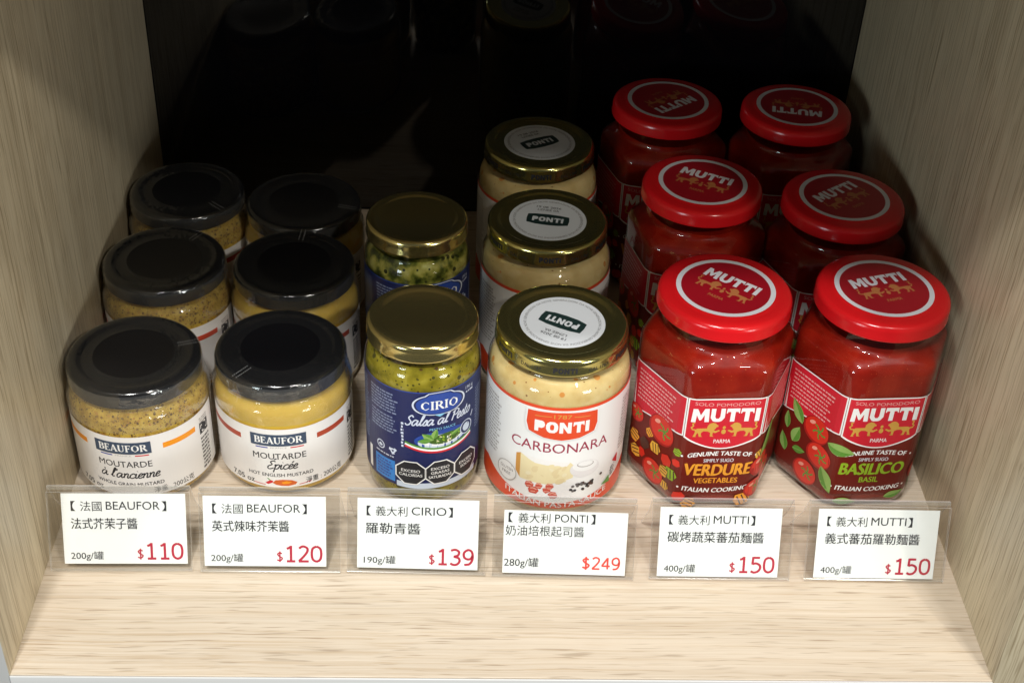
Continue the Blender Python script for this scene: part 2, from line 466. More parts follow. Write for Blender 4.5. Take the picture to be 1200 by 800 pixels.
# heavy block capitals drawn as outlines, height 1
BLOCK = {
    'M': (1.12, [[(0, 0), (.06, 1), (.34, 1), (.56, .52), (.78, 1), (1.06, 1), (1.12, 0), (.84, 0), (.81, .55), (.62, .14), (.50, .14), (.31, .55), (.28, 0)]]),
    'U': (.92, [[(.02, 1), (.30, 1), (.30, .38), (.38, .24), (.54, .24), (.62, .38), (.62, 1), (.90, 1), (.90, .30), (.74, .06), (.60, 0), (.32, 0), (.18, .06), (.02, .30)]]),
    'T': (.84, [[(.28, 0), (.28, .74), (.10, .74), (.06, .62), (0, .64), (.02, 1), (.82, 1), (.84, .64), (.78, .62), (.74, .74), (.56, .74), (.56, 0)]]),
    'I': (.36, [[(.03, 0), (.03, 1), (.33, 1), (.33, 0)]]),
    'P': (.80, [[(0, 0), (0, 1), (.56, 1), (.72, .9), (.78, .68), (.72, .46), (.56, .34), (.30, .34), (.30, 0)]]),
    'O': (.92, [[(.26, 0), (.08, .14), (0, .36), (0, .64), (.08, .86), (.26, 1), (.62, 1), (.80, .86), (.88, .64), (.88, .36), (.80, .14), (.62, 0), (.45, 0), (.45, .24), (.56, .28), (.59, .42), (.59, .58), (.56, .72), (.44, .77), (.32, .72), (.29, .58), (.29, .42), (.32, .28), (.445, .24), (.445, 0)]]),
    'N': (.94, [[(0, 0), (0, 1), (.28, 1), (.60, .48), (.60, 1), (.88, 1), (.88, 0), (.62, 0), (.28, .54), (.28, 0)]]),
}


CAP = max(p[1] for p in text_shape('H', 0.0)[0])      # cap height of the built-in font at size 1


DIGIT = {
    '0': [[(.31, 1), (.10, .86), (.04, .5), (.10, .14), (.31, 0), (.52, .14), (.58, .5), (.52, .86), (.31, 1)]],
    '1': [[(.10, .84), (.22, .88), (.34, .99)], [(.34, 1.04), (.34, 0)], [(.10, 0), (.58, 0)]],
    '2': [[(.06, .86), (.28, 1), (.52, .88), (.52, .64), (.30, .30), (.05, .02)], [(.03, .0), (.60, .0)]],
    '3': [[(.06, .93), (.30, 1), (.52, .86), (.46, .62), (.22, .53)], [(.22, .53), (.50, .44), (.56, .22), (.42, .02), (.22, -.02), (.03, .08)]],
    '4': [[(.44, 0), (.44, 1)], [(.44, .98), (.03, .30)], [(.0, .27), (.62, .27)]],
    '5': [[(.52, .98), (.12, .98)], [(.13, 1.03), (.10, .52)], [(.10, .54), (.30, .60), (.52, .48), (.56, .26), (.42, .04), (.20, -.02), (.03, .07)]],
    '9': [[(.56, .62), (.46, .42), (.26, .38), (.08, .52), (.08, .82), (.30, 1), (.50, .90), (.57, .62), (.54, .30), (.38, .05), (.10, 0)]],
    '$': [[(.52, .80), (.30, .88), (.10, .74), (.28, .50), (.54, .32), (.40, .10), (.20, .08), (.05, .16)], [(.31, 1.05), (.31, -.10)]],
}


class Art:
    """printed artwork in flat (u, v) millimetres, later wrapped on its carrier"""

    def __init__(self):
        self.bm = bmesh.new()
        self.mats = []
        self.n = 0
        self.step = 0.004

    def mi(self, name):
        m = MT[name]
        if m not in self.mats:
            self.mats.append(m)
        return self.mats.index(m)

    def faces(self, vs, fs, m, warp=None):
        z = self.n*self.step
        self.n += 1
        k = self.mi(m)
        V = []
        for p in vs:
            if warp:
                p = warp(*p)
            V.append(self.bm.verts.new((p[0], p[1], z)))
        for f in fs:
            a = [V[i] for i in f]
            area = sum(a[i].co.x*a[(i+1) % len(a)].co.y-a[(i+1) % len(a)].co.x*a[i].co.y for i in range(len(a)))
            if abs(area) < 1e-9:
                continue
            if area < 0:
                a.reverse()
            try:
                self.bm.faces.new(a).material_index = k
            except ValueError:
                pass

    def poly(self, pts, m, warp=None):
        tris = tessellate_polygon([[Vector((p[0], p[1], 0)) for p in pts]])
        self.faces(pts, tris, m, warp)

    def rect(self, u0, u1, v0, v1, m):
        self.faces([(u0, v0), (u1, v0), (u1, v1), (u0, v1)], [(0, 1, 2, 3)], m)

    def ell(self, c, rx, ry, m, rot=0.0, n=24):
        cr, sr = math.cos(rot), math.sin(rot)
        self.faces([(c[0]+rx*math.cos(t)*cr-ry*math.sin(t)*sr, c[1]+rx*math.cos(t)*sr+ry*math.sin(t)*cr) for t in [2*math.pi*k/n for k in range(n)]], [tuple(range(n))], m)

    def ring(self, c, ro, ri, m, n=64, a0=0, a1=2*math.pi):
        vs, fs = [], []
        for k in range(n+1):
            t = a0+(a1-a0)*k/n
            vs += [(c[0]+ro*math.cos(t), c[1]+ro*math.sin(t)), (c[0]+ri*math.cos(t), c[1]+ri*math.sin(t))]
        for k in range(n):
            fs.append((2*k, 2*k+2, 2*k+3, 2*k+1))
        self.faces(vs, fs, m)

    def stroke(self, pts, wd, m, warp=None):
        P = [Vector(p) for p in pts]
        vs, fs = [], []
        for i, p in enumerate(P):
            a = P[max(i-1, 0)]
            b = P[min(i+1, len(P)-1)]
            d = (b-a)
            if d.length < 1e-9:
                d = Vector((1, 0))
            d.normalize()
            n = Vector((-d.y, d.x))*wd/2
            vs += [tuple(p+n), tuple(p-n)]
        for i in range(len(P)-1):
            fs.append((2*i, 2*i+1, 2*i+3, 2*i+2))
        self.faces(vs, fs, m, warp)

    def text(self, s, uc, v, h, m, width=None, align='c', bold=0.0, shear=0.0, bend=0.0, warp=None, rot=0.0):
        if bold:
            for dx, dy in ((-.6, -.3), (.6, .3)):
                self.text(s, uc+dx*bold*h/CAP*1.2, v+dy*bold*h/CAP*1.2, h, m, width, align, 0.0, shear, bend, warp, rot)
        vs, fs = text_shape(s, 0.0)
        if not vs:
            return
        x0, x1 = min(p[0] for p in vs), max(p[0] for p in vs)
        sy = h/CAP
        sx = width/(x1-x0) if width else sy
        wd = (x1-x0)*sx
        off = {'c': -wd/2, 'l': 0, 'r': -wd}[align]
        out = []
        for x, y in vs:
            X = (x-x0)*sx+off
            Y = y*sy
            X += Y*shear
            Y += bend*X*X
            if rot:
                X, Y = X*math.cos(rot)-Y*math.sin(rot), X*math.sin(rot)+Y*math.cos(rot)
            out.append((uc+X, v+Y))
        self.faces(out, fs, m, warp)

    def script(self, s, uc, v, xh, m, wd=0.16, width=None, shear=0.3, rot=0.0):
        x, st = 0.0, []
        for ch in s:
            adv, strokes = SCRIPT[ch]
            for q in strokes:
                st.append([(px+x, py) for px, py in catmull(q)] if len(q) > 2 else [(px+x, py) for px, py in q])
            x += adv
        sx = width/x if width else xh
        for q in st:
            o = []
            for px, py in q:
                X, Y = (px-x/2)*sx+py*xh*shear, py*xh
                o.append((uc+X*math.cos(rot)-Y*math.sin(rot), v+X*math.sin(rot)+Y*math.cos(rot)))
            self.stroke(o, wd*xh, m)

    def serif(self, s, uc, v, h, m, width, bend=0.0, thick=.17, thin=.07):
        tot = sum(SERIF[c][0] for c in s)
        sx = width/tot
        x = 0.0
        for c in s:
            adv, tk, tn = SERIF[c]
            for group, wd in ((tk, thick), (tn, thin)):
                for q in group:
                    pts = catmull(q, 4) if len(q) == 3 and wd == thick else q
                    o = [(uc+(px+x-tot/2)*sx, v+py*h+bend*((px+x-tot/2)*sx)**2) for px, py in pts]
                    self.stroke(o, wd*h, m)
            x += adv

    def price(self, s, ur, v, h, m, width, wd=.15):
        adv = .74
        sx = width/(adv*len(s)-.12)
        for i, c in enumerate(s):
            for q in DIGIT[c]:
                pts = catmull(q, 6) if len(q) > 3 else q
                self.stroke([(ur-width+(px+i*adv)*sx, v+py*h) for px, py in pts], wd*h, m)

    def block(self, s, uc, v, h, m, width, bend=0.0, shear=0.0, rot=0.0, gap=.06):
        tot = sum(BLOCK[c][0]+gap for c in s)-gap
        sx = width/tot
        x = 0.0
        for c in s:
            adv, polys = BLOCK[c]
            for q in polys:
                o = []
                for px, py in q:
                    X = (px+x-tot/2)*sx+py*h*shear
                    Y = py*h+bend*X*X
                    o.append((uc+X*math.cos(rot)-Y*math.sin(rot), v+X*math.sin(rot)+Y*math.cos(rot)))
                self.poly(o, m)
            x += adv+gap

    def microlines(self, u0, u1, v1, rows, pitch, m, seed=0, h=0.8, slant=0.0):
        """blocks of print far too small to read: broken lines"""
        rnd = random.Random(seed)
        vs, fs = [], []
        for r_ in range(rows):
            v = v1-r_*pitch
            u = u0+rnd.uniform(0, 0.6)
            end = u1-rnd.uniform(0, (u1-u0)*0.18)
            while u < end:
                ln = rnd.uniform(0.8, 3.0)
                e = min(u+ln, end)
                k = len(vs)
                vs += [(u, v+slant*(u-u0)), (e, v+slant*(e-u0)), (e, v+h+slant*(e-u0)), (u, v+h+slant*(u-u0))]
                fs.append((k, k+1, k+2, k+3))
                u = e+rnd.uniform(0.35, 0.7)
        self.faces(vs, fs, m)

    def lion(self, cx, cy, wd, m, flip=1, rot=0.0):
        P = [(0.2, 3.6), (1, 4.5), (3, 4.5), (5.2, 4.5), (5.4, 6.0), (6.2, 7.0), (7.4, 7.5), (8.6, 7.2), (9.2, 6.4), (9.9, 6.0), (9.9, 5.3), (9.1, 5.0), (8.9, 4.3), (8.2, 3.6), (8.9, 3.0), (10.4, 3.6),
             (10.9, 3.1), (9.0, 1.9), (7.9, 2.2), (7.9, .5), (8.6, 0), (6.9, 0), (6.8, 2.2), (5.6, 2.9), (3.8, 3.0), (2.9, 2.0), (3.1, .5), (3.8, 0), (2.2, 0), (1.9, 1.5), (1.4, 2.2), (.7, .5), (1.2, 0), (-.5, 0), (-.2, .6), (.3, 2.4)]
        k = wd/11.0

        def tf(p):
            X, Y = (p[0]-5)*k*flip, (p[1]-3)*k
            return (cx+X*math.cos(rot)-Y*math.sin(rot), cy+X*math.sin(rot)+Y*math.cos(rot))
        self.poly([tf(p) for p in P], m)
        self.stroke([tf(p) for p in [(.5, 3.8), (-.8, 4.0), (-1.4, 5.0), (-.6, 5.9), (-1.0, 7.2), (-.1, 7.6)]], 0.7*k, m)

    def tomato(self, cx, cy, r, seed=0):
        rnd = random.Random(seed)
        self.ell((cx, cy), r, r*0.93, 'tomato_deep')
        self.ell((cx+r*.06, cy+r*.07), r*.92, r*.84, 'tomato')
        self.ell((cx-r*.35, cy+r*.42), r*.24, r*.13, 'tomato_pale', 0.5)
        a0 = rnd.uniform(0, 6)
        for k in range(5):
            a = a0+k*2*math.pi/5
            c = (cx+r*.25, cy+r*.05)
            self.stroke([c, (c[0]+r*.3*math.cos(a), c[1]+r*.3*math.sin(a)), (c[0]+r*.52*math.cos(a+.3), c[1]+r*.52*math.sin(a+.3))], r*.11, 'leaf')

    def leaf(self, cx, cy, ln, wd, ang, m='leaf_light', rib='leaf'):
        pts = []
        for k in range(17):
            t = k/16
            pts.append((-ln/2+ln*t, wd/2*math.sin(math.pi*t**.8)))
        for k in range(15, 0, -1):
            t = k/16
            pts.append((-ln/2+ln*t, -wd/2*math.sin(math.pi*t**.8)))
        ca, sa = math.cos(ang), math.sin(ang)
        tf = lambda p: (cx+p[0]*ca-p[1]*sa, cy+p[0]*sa+p[1]*ca)
        self.poly([tf(p) for p in pts], m)
        self.poly([tf((p[0]*.96, p[1]*.92)) for p in pts[16:]+[pts[0]]], rib)
        self.stroke([tf((-ln*.5, 0)), tf((ln*.45, 0))], wd*.07, 'leaf_light' if rib == 'leaf' else 'leaf')

    def chunk(self, cx, cy, sz, m, ang, marks=True):
        ca, sa = math.cos(ang), math.sin(ang)
        tf = lambda p: (cx+(p[0]*ca-p[1]*sa)*sz, cy+(p[0]*sa+p[1]*ca)*sz)
        self.poly([tf(p) for p in [(-.5, -.35), (.2, -.5), (.55, -.1), (.4, .4), (-.25, .5), (-.55, .1)]], m)
        if marks:
            for x in (-.25, .05, .32):
                self.stroke([tf((x, -.38)), tf((x+.06, .36))], .09*sz, 'grill')

    def recycle_box(self, u, v, sz):
        """square mark with three chasing arrows"""
        self.rect(u-sz/2, u+sz/2, v-sz/2, v+sz/2, 'ink')
        for k in range(4):
            a = k*math.pi/2+.4
            c, s_ = math.cos(a), math.sin(a)
            q = [(.10, .34), (.30, .22), (.22, .10), (.38, .12), (.36, .32), (.30, .28), (.12, .42)]
            self.poly([(u+(x*c-y*s_)*sz, v+(x*s_+y*c)*sz) for x, y in q], 'paper')

    # ---- wrap
    def build(self, name, mapper, step=None):
        bm = self.bm
        if step:
            us = [v.co.x for v in bm.verts]
            u = math.floor(min(us)/step)*step+step
            while u < max(us):
                bmesh.ops.bisect_plane(bm, geom=bm.verts[:]+bm.edges[:]+bm.faces[:], dist=1e-5, plane_co=(u, 0, 0), plane_no=(1, 0, 0))
                u += step
        for v in bm.verts:
            v.co = mapper(v.co.x, v.co.y, v.co.z)
        return to_mesh(name, bm, self.mats, smooth=False)


def on_cylinder(Rad, lift=0.12):
    def f(u, v, z):
        a = u/Rad
        r = Rad+lift+z
        return Vector((r*math.sin(a), -r*math.cos(a), v))
    return f


def on_hexagon(a, rc, lift=0.12):
    s = (a-rc)*math.tan(math.pi/6)
    arc = rc*math.pi/3
    pit = 2*s+arc

    def f(u, v, z):
        k = math.floor((u+pit/2)/pit)
        du = u-k*pit
        th = -math.pi/2+k*math.pi/3
        extra = 0.0
        if abs(du) > s:
            extra = (abs(du)-s)/rc*(1 if du > 0 else -1)
            du = s if du > 0 else -s
        n0 = Vector((math.cos(th), math.sin(th)))
        t0 = Vector((-n0.y, n0.x))
        c = n0*(a-rc)+t0*du
        n = Vector((math.cos(th+extra), math.sin(th+extra)))
        p = c+n*(rc+lift+z)
        return Vector((p.x, p.y, v))
    return f


def on_disc(h, lift=0.08):
    return lambda u, v, z: Vector((u, v, h+lift+z))


# ------------------------------------------------------------------ the cabinet compartment (setting)
XL0, XL1, XR0, XR1, YB, ZT = -244.4, -243.2, 246.5, 249.5, 442.0, 392.0


def slab(name, pts_xy, z0, z1, mats, edge_faces=None):
    bm = bmesh.new()
    lo = [bm.verts.new((x, y, z0)) for x, y in pts_xy]
    hi = [bm.verts.new((x, y, z1)) for x, y in pts_xy]
    n = len(lo)
    bm.faces.new(list(reversed(lo)))
    bm.faces.new(hi)
    for k in range(n):
        f = bm.faces.new((lo[k], lo[(k+1) % n], hi[(k+1) % n], hi[k]))
        if edge_faces and k in edge_faces:
            f.material_index = 1
    bmesh.ops.bevel(bm, geom=bm.edges[:], offset=0.5, segments=2, profile=0.5, affect='EDGES')
    o = link(name, to_mesh(name, bm, mats, angle=50))
    o["kind"] = "structure"
    return o


o = slab("shelf_board", [(XL0-0.4, 1.2), (XR0+0.4, 1.2), (XR1+0.4, YB), (XL1-0.4, YB)], -20, 0, [MT['shelf_wood']])
o["label"] = "pale oak laminate shelf board under the jars and price tags"; o["category"] = "shelf"
o = slab("shelf_edge_strip", [(XL0-0.4, 0), (XR0+0.4, 0), (XR0+0.4, 1.15), (XL0-0.4, 1.15)], -20, -0.3, [MT['edge_white']])
o["label"] = "pale edge band along the front of the oak shelf"; o["category"] = "edge band"
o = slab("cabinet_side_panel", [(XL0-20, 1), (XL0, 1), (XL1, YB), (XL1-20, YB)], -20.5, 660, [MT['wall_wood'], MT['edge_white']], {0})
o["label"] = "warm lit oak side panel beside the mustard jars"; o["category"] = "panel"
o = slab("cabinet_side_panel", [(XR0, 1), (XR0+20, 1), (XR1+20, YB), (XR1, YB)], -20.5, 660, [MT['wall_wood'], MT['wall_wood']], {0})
o["label"] = "shaded oak side panel beside the red lidded sauce jars"; o["category"] = "panel"
o = slab("cabinet_back_panel", [(XL1-20, YB+0.6), (XR1+20, YB+0.6), (XR1+20, YB+8), (XL1-20, YB+8)], -20.5, 660, [MT['black_gloss']])
o["label"] = "black glossy back panel mirroring the jars"; o["category"] = "panel"
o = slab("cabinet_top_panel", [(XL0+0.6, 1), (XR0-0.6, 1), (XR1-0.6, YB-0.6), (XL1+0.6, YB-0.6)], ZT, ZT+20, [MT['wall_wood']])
o["label"] = "shaded underside of the next shelf above the jars"; o["category"] = "shelf"


# ------------------------------------------------------------------ jar bodies
def jar_glass(prof):
    bm = bmesh.new()
    lathe(bm, [(0, prof[0][1])]+prof, 80)
    return to_mesh("jar_glass", bm, [MT['glass']], angle=60)


def jar_fill(prof, top, m, t=0.9, bumpy=0.6):
    """contents: the inside of the glass up to the fill level, slightly uneven on top"""
    ins = [(0, prof[0][1]+2.2)]+[(max(r-t, 1), max(z, prof[0][1]+2.2)) for r, z in prof if z < top]
    # radius at the fill level
    for (r0, z0), (r1, z1) in zip(prof, prof[1:]):
        if z0 <= top <= z1 and z1 > z0:
            ins.append((r0+(r1-r0)*(top-z0)/(z1-z0)-t, top))
            break
    ins += [(ins[-1][0]*.6, top-bumpy), (0, top-bumpy*.5)]
    bm = bmesh.new()
    lathe(bm, ins, 80)
    return to_mesh("jar_contents", bm, [m], angle=50)


def lid_mesh(name, Rl, h, lh, m, art=None, raised=None, side_art=None):
    prof = [(0, h-0.9), (Rl-8.5, h-0.9), (Rl-7.0, h-0.5), (Rl-6.2, h), (Rl-2.6, h), (Rl-1.5, h-.3), (Rl-.6, h-1.1), (Rl-.15, h-2.4), (Rl-0.1, h-4.0),
            (Rl-.1, h-lh+2.2), (Rl+.25, h-lh+1.2), (Rl+.1, h-lh+.2), (Rl-.6, h-lh), (Rl-1.8, h-lh+.5)]
    if raised:
        prof = [(0, h), (raised, h), (raised+.9, h-.35), (raised+2.2, h-.5), (Rl-3.0, h-.7), (Rl-1.4, h-1.3), (Rl-.4, h-2.6), (Rl, h-4.4),
                (Rl, h-lh+2.0), (Rl+.3, h-lh+1.0), (Rl+.1, h-lh+.2), (Rl-.6, h-lh), (Rl-1.8, h-lh+.5)]
    bm = bmesh.new()
    lathe(bm, prof, 96)
    return to_mesh(name, bm, [m], angle=50)


# mustard ---------------------------------------------------------
B_R, B_H = 38.7, 78.0
B_PROF = [(33, 0), (36.8, 1.0), (38.3, 4), (B_R, 9), (B_R, 53), (38.4, 57), (37.6, 60), (36.3, 62.2), (35.0, 63.5), (34.3, 64.6), (34.2, 66), (34.2, 75)]
b_glass = jar_glass(B_PROF)
b_fill_grain = jar_fill(B_PROF, 65.5, MT['grain_mustard'])
b_fill_smooth = jar_fill(B_PROF, 64.5, MT['mustard'])
b_lid = lid_mesh("lid", 36.4, B_H, 10.0, MT['black_lid'])


def film_mesh(rot):
    bm = bmesh.new()
    rl = 36.4
    prof = [(22, B_H+.05), (25, B_H-.25), (rl-7.0, B_H+.0), (rl-6.0, B_H+.3), (rl-2.4, B_H+.3), (rl-1.0, B_H-.2), (rl+.1, B_H-1.7), (rl+.3, B_H-4),
            (rl+.6, B_H-9.0), (rl+.3, B_H-10.8), (36.4, B_H-12.2), (37.9, 62), (38.9, 58), (39.1, 53)]
    lathe(bm, prof, 96)
    rnd = random.Random(int(rot*100))
    for v in bm.verts:
        r = math.hypot(v.co.x, v.co.y)
        if v.co.z < B_H-10.4:
            k = 1+rnd.uniform(0, .35)/r
            v.co.x *= k
            v.co.y *= k
    # two rows of perforation dots across the film
    for row in (-1.3, 1.3):
        for i in range(9):
            rr = 24.5+i*1.35
            a = rot
            c = Vector((math.cos(a)*rr-math.sin(a)*row, math.sin(a)*rr+math.cos(a)*row, B_H+.42))
            q = [bm.verts.new(c+Vector((dx, dy, 0))) for dx, dy in ((-.15, -.15), (.15, -.15), (.15, .15), (-.15, .15))]
            bm.faces.new(q).material_index = 1
    for f in bm.faces:
        if f.material_index == 0 and f.calc_center_median().z < B_H-1.5:
            f.material_index = 2
    return to_mesh("shrink_film", bm, [MT['film'], MT['white'], MT['film_side']], angle=50)


def mustard_label(kind, stripe):
    A = Art()
    L0, L1 = 7.5, 50.2
    A.rect(-56, 62, L0, L1, 'paper')
    A.rect(22, 43, 39.6, 43.2, stripe)
    A.rect(-50, -22, 39.6, 43.2, stripe)
    A.stroke([(-13, 37.0), (-6, 37.0)], .8, 'flag_blue')
    A.stroke([(6.5, 37.0), (14, 37.0)], .8, 'flag_red')
    A.text("FRANCE", 0, 36.5, 1.0, 'ink_soft', width=9)
    A.text("MOUTARDE", 0, 28.6, 4.2, 'ink', width=30, bold=.012)
    if kind == 'grain':
        A.script("à l'ancienne", 1.5, 20.8, 3.4, 'ink', wd=.22, width=33)
        A.text("WHOLE GRAIN MUSTARD", 1, 14.9, 2.4, 'ink', width=38, bold=.014)
    else:
        A.script("Épicée", 1.0, 21.4, 3.4, 'ink', wd=.22, width=17)
        A.text("HOT ENGLISH MUSTARD", 0, 15.6, 2.4, 'ink', width=37, bold=.014)
        A.stroke([(-16, 9.6), (-9, 9.0)], .45, 'flag_red')
        A.stroke([(10, 9.0), (17, 9.6)], .45, 'flag_red')
        A.poly([(-5, 11), (-3, 13), (1, 13.5), (6, 12.8), (9, 11), (8, 9.4), (4, 8.6), (0, 8.9), (-3, 9.6)], 'pepper')
        A.poly([(0, 11.4), (3, 12.4), (6, 11.4), (4, 10.2), (1, 10.2)], 'orange')
        A.poly([(-9, 10.5), (-6, 13), (-4.5, 12.4), (-5, 11), (-7.5, 9.6)], 'flag_red')
        A.stroke([(-6, 12.6), (-7.6, 14.2)], .6, 'leaf')
    A.text("7.05 oz", -23, 9.5, 3.6, 'ink', width=15, bold=.012)
    A.text("淨重 : 200公克", 26, 9.3, 3.2, 'ink', width=24)
    A.recycle_box(50.5, 38.5, 8.0)
    A.microlines(46.5, 55, 45, 3, 1.5, 'ink_soft', 3)
    A.microlines(46.5, 55, 30.5, 9, 2.6, 'ink_grey', 4, h=1.3)
    A.microlines(-56, -46, 33, 10, 2.2, 'ink_soft', 5, h=1.0)
    return A.build("label", on_cylinder(B_R), 2.0)


def mustard_badge():
    A = Art()
    A.rect(-15.6, 15.6, 38.4, 46.6, 'slate')
    A.serif("BEAUFOR", 0, 40.2, 4.7, 'white', 27, thick=.20, thin=.09)
    return A.build("brand_badge", on_cylinder(B_R, 0.32), 2.0)


# pesto -----------------------------------------------------------
C_R, C_H = 32.0, 111.5
C_PROF = [(26, 0), (29.8, 1.2), (31.6, 5), (C_R, 9), (C_R, 85), (31.5, 89), (30.4, 92.2), (29.2, 94.0), (28.3, 95.3), (28.0, 97), (28.0, 108)]
c_glass = jar_glass(C_PROF)
c_fill = jar_fill(C_PROF, 96.5, MT['pesto'])
c_fill_coarse = jar_fill(C_PROF, 96.5, MT['pesto_coarse'])
c_lid = lid_mesh("lid", 30.4, C_H, 10.0, MT['gold_lid'])


def pesto_label():
    A = Art()
    T, Bt = 83.5, 14.5
    A.rect(-62, 50, Bt, T, 'navy')
    A.rect(-62, 50, T-.6, T, 'royal')
    # back-label columns of tiny print
    A.microlines(-43, -23, 78.0, 7, 2.1, 'microtext', 1, h=.9)
    A.microlines(-43, -23, 62.0, 6, 2.1, 'microtext', 2, h=.9)
    A.microlines(-60, -46, 78.0, 20, 2.2, 'microtext', 6, h=.9)
    A.microlines(-21.5, -19.8, 60, 8, 2.3, 'silver', 7, h=1.5)
    A.microlines(26, 40, 72.0, 14, 2.1, 'microtext', 8, h=.9)
    A.text("190 g", 19.5, 78.0, 2.0, 'silver', width=6)
    A.microlines(16.5, 23, 75.5, 1, 2, 'silver', 9, h=1.0)
    # recycling marks
    A.ring((-35, 39.6), 3.0, 2.3, 'silver', 24)
    A.poly([(-36.8, 39), (-35.2, 40.8), (-33.2, 39.4), (-34.8, 38.2)], 'silver')
    for a in (0, 2.094, 4.188):
        c, s_ = math.cos(a), math.sin(a)
        A.poly([(-26.5+x*c-y*s_, 38.8+x*s_+y*c) for x, y in [(-1.6, 1.6), (1.0, 1.6), (1.0, 2.4), (2.8, .9), (.8, -.1), (.8, .6), (-1.0, .6)]], 'silver')
    A.microlines(-39, -24, 33.8, 1, 2, 'silver', 11, h=.8)
    A.rect(-39.5, -25.2, 16.5, 31.5, 'sky')
    A.microlines(-38.2, -26.6, 28.6, 6, 2.1, 'royal', 12, h=1.2)
    A.rect(-46, -43, 17, 33, 'white')
    # titles
    A.script("Salsa al Pesto", 0.5, 60.8, 3.9, 'silver', wd=.2, width=39, rot=.02)
    A.text("PESTO SAUCE", 2, 56.6, 1.6, 'cyan', width=15, bold=.01)
    # plate of pesto with basil, over a three coloured ribbon
    A.ell((3, 50.2), 17.0, 6.2, 'royal', .05)
    A.ell((2, 48.6), 14.0, 4.8, 'plate', .05)
    A.ell((2, 49.4), 12.3, 3.8, 'white', .05)
    A.ell((4, 50.0), 10.0, 3.6, 'herb', .1)
    rnd = random.Random(5)
    for k in range(26):
        t, q = rnd.uniform(0, 6.28), rnd.uniform(.2, .95)
        A.ell((4+9*q*math.cos(t), 50+3.2*q*math.sin(t)), rnd.uniform(.4, 1.1), rnd.uniform(.3, .7), rnd.choice(['leaf', 'lime', 'cream', 'herb', 'leaf_light']), rnd.uniform(0, 3), 10)
    A.leaf(-6.5, 52.3, 8, 4.4, 2.5, 'leaf_light')
    A.leaf(-2.5, 54.3, 7, 3.8, 1.3, 'leaf_light')
    A.leaf(-8.5, 49.6, 7.5, 3.6, 3.2, 'leaf')
    A.leaf(10, 52.3, 8, 2.4, .4, 'leaf_light')
    for k, (dv, m) in enumerate([(0, 'leaf'), (-1.3, 'white'), (-2.6, 'flag_red')]):
        A.stroke([(u, 43.5+dv+.011*(u-2)**2) for u in [-19+2*i for i in range(21)]], 1.3, m)
    A.ell((17.2, 51.8), 4.6, 4.9, 'silver')
    A.ell((17.2, 51.8), 4.0, 4.3, 'navy')
    A.ell((17.2, 51.8), 2.6, 2.9, 'plate')
    A.stroke([(21, 57), (22.5, 60.5)], .7, 'silver')
    A.rect(-24, 26, Bt, 18.5, 'plate')
    return A.build("label", on_cylinder(C_R), 2.0)


def pesto_emblem():
    A = Art()
    shape = lambda g: [(g*15.0*(abs(math.cos(t))**.75)*(1 if math.cos(t) > 0 else -1), 75.2+(g*7.2*math.sin(t)+(1.2 if math.sin(t) > .93 else 0))) for t in [2*math.pi*k/40 for k in range(40)]]
    A.poly(shape(1.0), 'silver')
    A.poly(shape(.93), 'navy')
    A.poly(shape(.86), 'royal')
    A.serif("CIRIO", 0, 72.0, 5.6, 'white', 21, thick=.19, thin=.09)
    A.poly([(-3, 68.4), (3, 68.4), (0, 66.6)], 'cyan')
    return A.build("brand_emblem", on_cylinder(C_R, 0.9), 2.0)


def pesto_seal(lines):
    A = Art()
    oct_ = lambda r: [(r*math.cos(math.pi/8+k*math.pi/4), r*.97*math.sin(math.pi/8+k*math.pi/4)+26.0) for k in range(8)]
    A.poly(oct_(9.5), 'white')
    A.poly(oct_(8.7), 'ink')
    n = len(lines)
    for i, s in enumerate(lines):
        A.text(s, 0, 26-0.9+(n-1)*1.5-i*3.0, 1.9, 'white', width=min(13.0, 1.75*len(s)), bold=.02)
    return A.build("warning_seal", on_cylinder(C_R, 0.75), 2.0)


# carbonara ---------------------------------------------------------
P_R, P_H = 39.7, 108.7
P_PROF = [(33, 0), (37.6, 1.4), (39.3, 6), (P_R, 11), (P_R, 82.5), (39.2, 86.5), (37.9, 89.8), (36.0, 92.2), (34.3, 93.7), (33.4, 95.2), (33.2, 97), (33.2, 106)]
p_glass = jar_glass(P_PROF)
p_fill = jar_fill(P_PROF, 93, MT['carbonara'])
p_lid = lid_mesh("lid", 36.3, P_H, 10.2, MT['olive_lid'])


